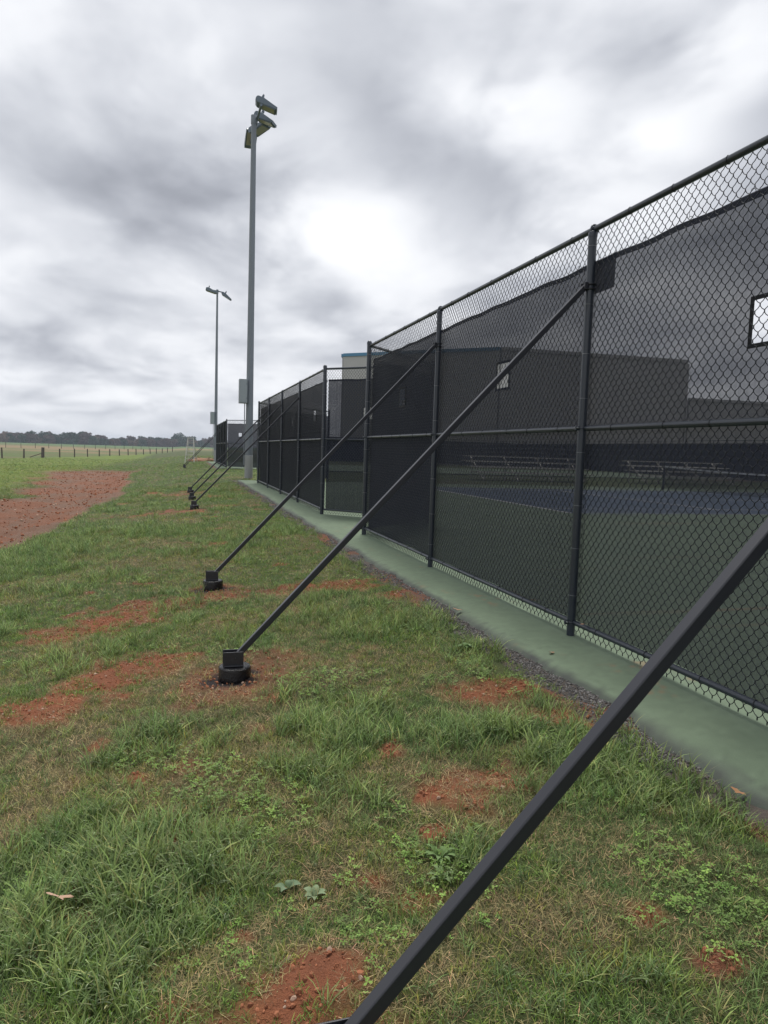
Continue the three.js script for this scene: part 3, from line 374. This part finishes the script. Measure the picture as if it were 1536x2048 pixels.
// ---------- grass
const leafMat = (extra = {}) => new THREE.MeshPhysicalMaterial({ vertexColors: true, roughness: .85, side: THREE.DoubleSide, transmission: .24, thickness: 0, ...extra });
function tuft(seed, n, spread, h0, h1, w, lean, bend) { const q = rng(seed), P = [], I = [], C = [];
  for (let b = 0; b < n; b++) { const a = q() * 6.28, R = spread * Math.sqrt(q()), bx = R * Math.cos(a), bz = R * Math.sin(a), h = h0 + (h1 - h0) * q(), d = q() * 6.28, l = lean * (.3 + q()), ww = w * (.6 + .7 * q()), side = d + 1.57 + (q() - .5), k = .5 + 1.05 * q(), yel = q() < .14 ? 1 : 0, segs = 3;
    let x = bx, y = -.006, z = bz, th = l; const o = P.length / 3, ds = h / segs;
    for (let s = 0; s <= segs; s++) { const t = s / segs, cw = ww * (s === segs ? 0 : 1 - .35 * t) / 2, sx = Math.cos(side) * cw, sz = Math.sin(side) * cw; if (s === segs) P.push(x, y, z); else P.push(x - sx, y, z - sz, x + sx, y, z + sz); const m = s === segs ? 1 : 2; for (let e = 0; e < m; e++) C.push(k * (yel ? 1.7 : 1), k * (yel ? 1.25 : 1), k * (yel ? 1.6 : 1));
      x += Math.sin(th) * Math.cos(d) * ds; z += Math.sin(th) * Math.sin(d) * ds; y += Math.cos(th) * ds; th = Math.min(th + bend * (.4 + q()), 2.0); }
    for (let s = 0; s < segs - 1; s++) { const e = o + s * 2; I.push(e, e + 1, e + 3, e, e + 3, e + 2); } const e = o + (segs - 1) * 2; I.push(e, e + 1, e + 2); }
  const g = new THREE.BufferGeometry(); g.setAttribute('position', new THREE.Float32BufferAttribute(P, 3)); g.setAttribute('color', new THREE.Float32BufferAttribute(C, 3)); g.setIndex(I); g.computeVertexNormals(); return g; }
function cloverTuft(seed, n, spread, size) { const q = rng(seed), P = [], I = [], C = []; for (let b = 0; b < n; b++) { const a = q() * 6.28, R = spread * Math.sqrt(q()), cx = R * Math.cos(a), cz = R * Math.sin(a), y = .012 + .022 * q(), s = size * (.7 + .6 * q()), k = .8 + .5 * q(), t0 = q() * 6.28, tx = (q() - .5) * .7, tz = (q() - .5) * .7;
    for (let l = 0; l < 3; l++) { const d = t0 + l * 2.094, o = P.length / 3; for (const [r, da] of [[0, 0], [.75, -.5], [1.08, -.2], [1.08, .2], [.75, .5]]) { const px = Math.cos(d + da) * r * s, pz = Math.sin(d + da) * r * s; P.push(cx + px, y + px * tx + pz * tz, cz + pz); C.push(k, k, k); } I.push(o, o + 1, o + 2, o, o + 2, o + 3, o, o + 3, o + 4); } }
  const g = new THREE.BufferGeometry(); g.setAttribute('position', new THREE.Float32BufferAttribute(P, 3)); g.setAttribute('color', new THREE.Float32BufferAttribute(C, 3)); g.setIndex(I); g.computeVertexNormals(); return g; }
const kinds = {
  short: { geo: [0, 1, 2, 3].map(k => tuft(40 + k, 22, .034, .016, .05, .0027, .7, .28)), list: [[], [], [], []], name: 'short_grass', label: 'short mown green grass covering the ground' },
  long: { geo: [0, 1, 2].map(k => tuft(60 + k, 15, .035, .05, .125, .0038, .55, .33)), list: [[], [], []], name: 'long_grass', label: 'longer arching green grass tufts' },
  straw: { geo: [0, 1, 2].map(k => tuft(80 + k, 26, .045, .022, .062, .0019, 1.2, .16)), list: [[], [], []], name: 'dry_straw', label: 'flattened dry tan grass lying on the soil' },
  clover: { geo: [0, 1].map(k => cloverTuft(100 + k, 9, .04, .0085)), list: [[], []], name: 'clover', label: 'low bright clover leaves among the grass' },
};
{
  const r2 = rng(77), r = rng(2024), fx = Math.sin(16.485 * D2R), fz = -Math.cos(16.485 * D2R);
  const zones = [[0.9, 3.6, .027, 1], [3.6, 7, .036, 1.05], [7, 14, .055, 1.25], [14, 28, .10, 1.7], [28, 62, .21, 2.4], [62, 118, .48, 3.4]];
  for (const [r0, r1, cell, sc] of zones) for (let x = -2.815 - r1; x < Math.min(4, -2.815 + r1); x += cell) for (let z = 4.497 - r1; z < Math.min(5.5, 4.497 + r1); z += cell) {
    const px = x + (r() - .5) * cell * 1.3, pz = z + (r() - .5) * cell * 1.3, pick = r(), pick2 = r(), tone = r(), yaw = r() * 6.28, jit = r();
    const dx = px + 2.815, dz = pz - 4.497, d = Math.hypot(dx, dz); if (d < r0 || d >= r1) continue;
    const fwd = dx * fx + dz * fz, lat = -dx * fz + dz * fx; if (fwd < -.2 || Math.abs(lat) > fwd * .82 + .8) continue;
    if (onSlab(px, pz, .14)) continue; const edge = onSlab(px, pz, .34); if (edge && pick < .55) continue;
    const b = bareAt(px, pz), sw = swale(px, pz); if (sw > .35) { if (pick > .02) continue; }
    if (paintAt(px, pz) > .35 || Math.hypot(px + 2.46, pz - Math.round(pz / 3.05) * 3.05) < .1) continue;
    const dry = dryAt(px, pz), lush = lushAt(px, pz), clo = cloverAt(px, pz), far = sm(8, 30, d);
    if (b > .25 && pick < (b - .2) * 1.2) { if (pick2 < .25 * (1 - sw) && b < .9) add('straw', 1); continue; }
    if (d > 62 && (-pz - 97) - 5.39 * (px + 25) > 0) continue;
    const pStraw = clamp(dry * .52 + b * .5 + .17 - far * .12 - lush * .25), pClover = clo * .26 * (d < 12 ? 1 : .3), pLong = .07 + lush * .5 * (1 - dry * .5);
    if (pick < pStraw) add('straw', 1); else if (pick < pStraw + pClover) add('clover', 1); else if (pick2 < pLong) add('long', .75 + .5 * lush); else add('short', .8 + .5 * lush);
    function add(kind, s) { const K = kinds[kind], v = Math.floor(jit * K.geo.length) % K.geo.length; let c;
      const blu = fbm(px * 1.7 + 90, pz * 1.7, 3), g = mix(.72, 1.42, r2());
      if (kind === 'straw') c = mix3([.37, .27, .14], [.25, .22, .085], clamp(tone + lush * .5));
      else if (kind === 'clover') c = mix3([.11, .225, .03], [.165, .26, .045], tone);
      else if (kind === 'long') c = mix3([.11, .20, .06], [.18, .24, .065], tone);
      else { c = mix3([.115, .225, .026], [.205, .235, .042], clamp(dry * .9 + (tone - .5) * .8)); c = mix3(c, [.11, .205, .06], sm(.5, .65, blu) * .6); if (px < -8) c = mix3(c, [.175, .24, .03], .75); }
      K.list[v].push(px, gh(px, pz), pz, yaw, sc * s * (.75 + .5 * tone), c[0] * g, c[1] * g, c[2] * g, sc > 1.5 ? 1 / Math.sqrt(sc / 1.2) : 1); }
  }
  const m = leafMat(), q = new THREE.Object3D(), c = new THREE.Color(); let total = 0;
  for (const K of Object.values(kinds)) K.list.forEach((l, v) => { const n = l.length / 9; if (!n) return; total += n; const im = new THREE.InstancedMesh(K.geo[v], m, n); im.name = numbered(K.name); im.castShadow = im.receiveShadow = true;
    for (let k = 0; k < n; k++) { const o = k * 9; q.position.set(l[o], l[o + 1], l[o + 2]); q.rotation.set(0, l[o + 3], 0); q.scale.set(l[o + 4], l[o + 4] * l[o + 8], l[o + 4]); q.updateMatrix(); im.setMatrixAt(k, q.matrix); im.setColorAt(k, c.setRGB(l[o + 5], l[o + 6], l[o + 7])); }
    scene.add(im); tag(im, K.label, 'grass', null, 'stuff'); });
  console.log('tufts', total);
}
// gravel along the slab, clods in the clay
{ const stone = (seed) => { const g = new THREE.IcosahedronGeometry(1, 0), p = g.attributes.position; for (let k = 0; k < p.count; k++) { const n = .75 + .5 * vnoise(p.getX(k) * 2 + seed * 9, p.getY(k) * 2 + p.getZ(k) * 3); p.setXYZ(k, p.getX(k) * n, p.getY(k) * n * .7, p.getZ(k) * n); } g.computeVertexNormals(); return g; };
  const r = rng(55), q = new THREE.Object3D(), c = new THREE.Color();
  const G = []; for (let k = 0; k < 27000; k++) { const z = 3.4 - 28 * Math.pow(r(), 1.7), w = r() + r() + r(), x = -.59 - (w / 3 - .45) * .40 + (fbm(z * 1.6 + 3, 2.2, 4) - .5) * .14; if (fbm(x * 3 + 20, z * 1.2, 3) < .36 + .1 * r()) continue; if (z < -23.6) continue; G.push([x, z, (.004 + .007 * r() * r()) * (1 + .02 * -z)]); }
  const im = new THREE.InstancedMesh(stone(1), std([1, 1, 1], .95), G.length); im.name = 'gravel'; G.forEach(([x, z, s], k) => { q.position.set(x, Math.max(gh(x, z), -.05) + s * .3, z); q.rotation.set(r() * 6, r() * 6, r() * 6); q.scale.setScalar(s); q.updateMatrix(); im.setMatrixAt(k, q.matrix); const v = .07 + .22 * r() * r(); im.setColorAt(k, c.setRGB(v * 1.05, v, v * .96)); }); scene.add(im); im.castShadow = im.receiveShadow = true; tag(im, 'grey gravel strip along the edge of the green slab', 'gravel', null, 'stuff');
  const K = []; for (let k = 0; k < 60000 && K.length < 16000; k++) { const near = r() < .8, x = near ? -.6 - 3.6 * r() : -5 - 5 * r(), z = near ? 3.4 - 8 * r() : 2 - 46 * Math.pow(r(), 1.3), b = near ? bareAt(x, z) : swale(x, z); if (b < .45 + .4 * r()) continue; K.push([x, z, near ? .003 + .009 * r() ** 3 : .006 + .03 * r() ** 4]); }
  const ic = new THREE.InstancedMesh(stone(2), std([1, 1, 1], 1), K.length); ic.name = 'clay_clods'; K.forEach(([x, z, s], k) => { q.position.set(x, gh(x, z) + s * .25, z); q.rotation.set(r() * 6, r() * 6, r() * 6); q.scale.setScalar(s); q.updateMatrix(); ic.setMatrixAt(k, q.matrix); const t = r(), v = .85 + .5 * r(); const cc = t < .9 ? [.26 * v, .10 * v, .05 * v] : [.38 * v, .26 * v, .19 * v]; ic.setColorAt(k, c.setRGB(...cc)); }); scene.add(ic); ic.castShadow = ic.receiveShadow = true; tag(ic, 'crumbs and small clods of red clay on the bare soil', 'clay', null, 'stuff'); }
// weeds and fallen leaves
function leafGeo(L, W, curl, seed, lobes = 0) { const n = 9, P = [], I = [], q = rng(seed); for (let k = 0; k <= n; k++) { const t = k / n, w = W * Math.sin(Math.PI * Math.pow(t, .8)) * (1 + lobes * .45 * Math.sin(t * 19)) * .5 + .0008, y = curl * L * Math.sin(t * 2.4), x = t * L; P.push(x, y + w * .35, -w, x, y, 0, x, y + w * .35, w); if (k) { const o = k * 3; for (const e of [0, 1]) I.push(o - 3 + e, o - 2 + e, o + e, o - 2 + e, o + 1 + e, o + e); } } const g = new THREE.BufferGeometry(); g.setAttribute('position', new THREE.Float32BufferAttribute(P, 3)); g.setIndex(I); g.computeVertexNormals(); return g; }
function weed(x, z, n, L, W, col, lobes, label, seed) { const t = thing('broadleaf_weed', label, 'weed', [x, gh(x, z), z]), q = rng(seed), m = new THREE.MeshPhysicalMaterial({ color: lin(...col), roughness: .75, side: THREE.DoubleSide, transmission: .2, thickness: 0 }); for (let k = 0; k < n; k++) { const g = leafGeo(L * (.7 + .5 * q()), W * (.8 + .4 * q()), .25 + .2 * q(), seed + k, lobes); g.translate(.004, .004, 0).rotateZ(.05 + .25 * q()).rotateY(k / n * 6.28 + q()); part('leaf', g, m, t); } }
weed(-1.895, 2.249, 13, .062, .017, [.12, .21, .05], 1, 'jagged-leaved green weed rosette on the grass near the thick brace', 3);
weed(-1.93, 2.36, 9, .05, .015, [.13, .2, .06], 1, 'small jagged weed close beside the larger rosette', 4);
weed(-2.364, 2.281, 7, .042, .022, [.19, .26, .13], 0, 'pale green round-leaved weed amid dry straw', 5);
weed(-2.44, 2.20, 5, .04, .028, [.13, .2, .10], 0, 'small round-leaved weed next to the pale green one', 6);
weed(-.85, .02, 9, .07, .03, [.11, .2, .05], 0, 'leafy weed clump by the clay streak near the gravel', 7);
function deadLeaf(x, y, z, s, col, label, seed, tilt = .2) { const q = rng(seed), P = [0, 0, 0], I = [], n = 22; for (let k = 0; k < n; k++) { const a = k / n * 2 * Math.PI, R = s * (.62 + .3 * Math.cos(a) ** 2 + .22 * Math.cos(a * 5) + .08 * q()); P.push(R * Math.cos(a), s * .1 * Math.sin(a * 2 + 1) + s * .06 * (q() - .5), R * .72 * Math.sin(a)); I.push(0, 1 + (k + 1) % n, 1 + k); } const g = new THREE.BufferGeometry(); g.setAttribute('position', new THREE.Float32BufferAttribute(P, 3)); g.setIndex(I); g.computeVertexNormals(); const t = thing('dead_leaf', label, 'leaf', [x, y, z], q() * 6); t.rotation.z = tilt; part('blade', g, new THREE.MeshPhysicalMaterial({ color: lin(...col), roughness: .8, side: THREE.DoubleSide, transmission: .15, thickness: 0 }), t); part('stalk', rod([-s * .6, 0, 0], [-s * 1.25, s * .2, s * .1], .0014, .001, 5), M.wood, t); }
deadLeaf(-3.19, gh(-3.19, 2.104) + .085, 2.104, .055, [.50, .30, .20], 'pinkish tan dead leaf caught upright in the long grass', 2, .6);
deadLeaf(-.56, .02, -.85, .04, [.34, .17, .075], 'curled orange-brown dead leaf on the gravel near the flap post', 3);
deadLeaf(-.02, .135, .2, .028, [.42, .22, .11], 'small orange dead leaf resting on the bottom rail', 4);
deadLeaf(-.40, .012, .42, .03, [.36, .17, .075], 'orange dead leaf on the green slab beside the flap post', 5);
deadLeaf(-.66, -.02, 1.45, .035, [.33, .13, .06], 'reddish dead leaf at the gravel edge beside the thick brace', 6);
deadLeaf(-.62, -.01, 2.3, .03, [.36, .17, .07], 'orange dead leaf on the gravel below the thick brace', 7);
renderer.render(scene, camera);
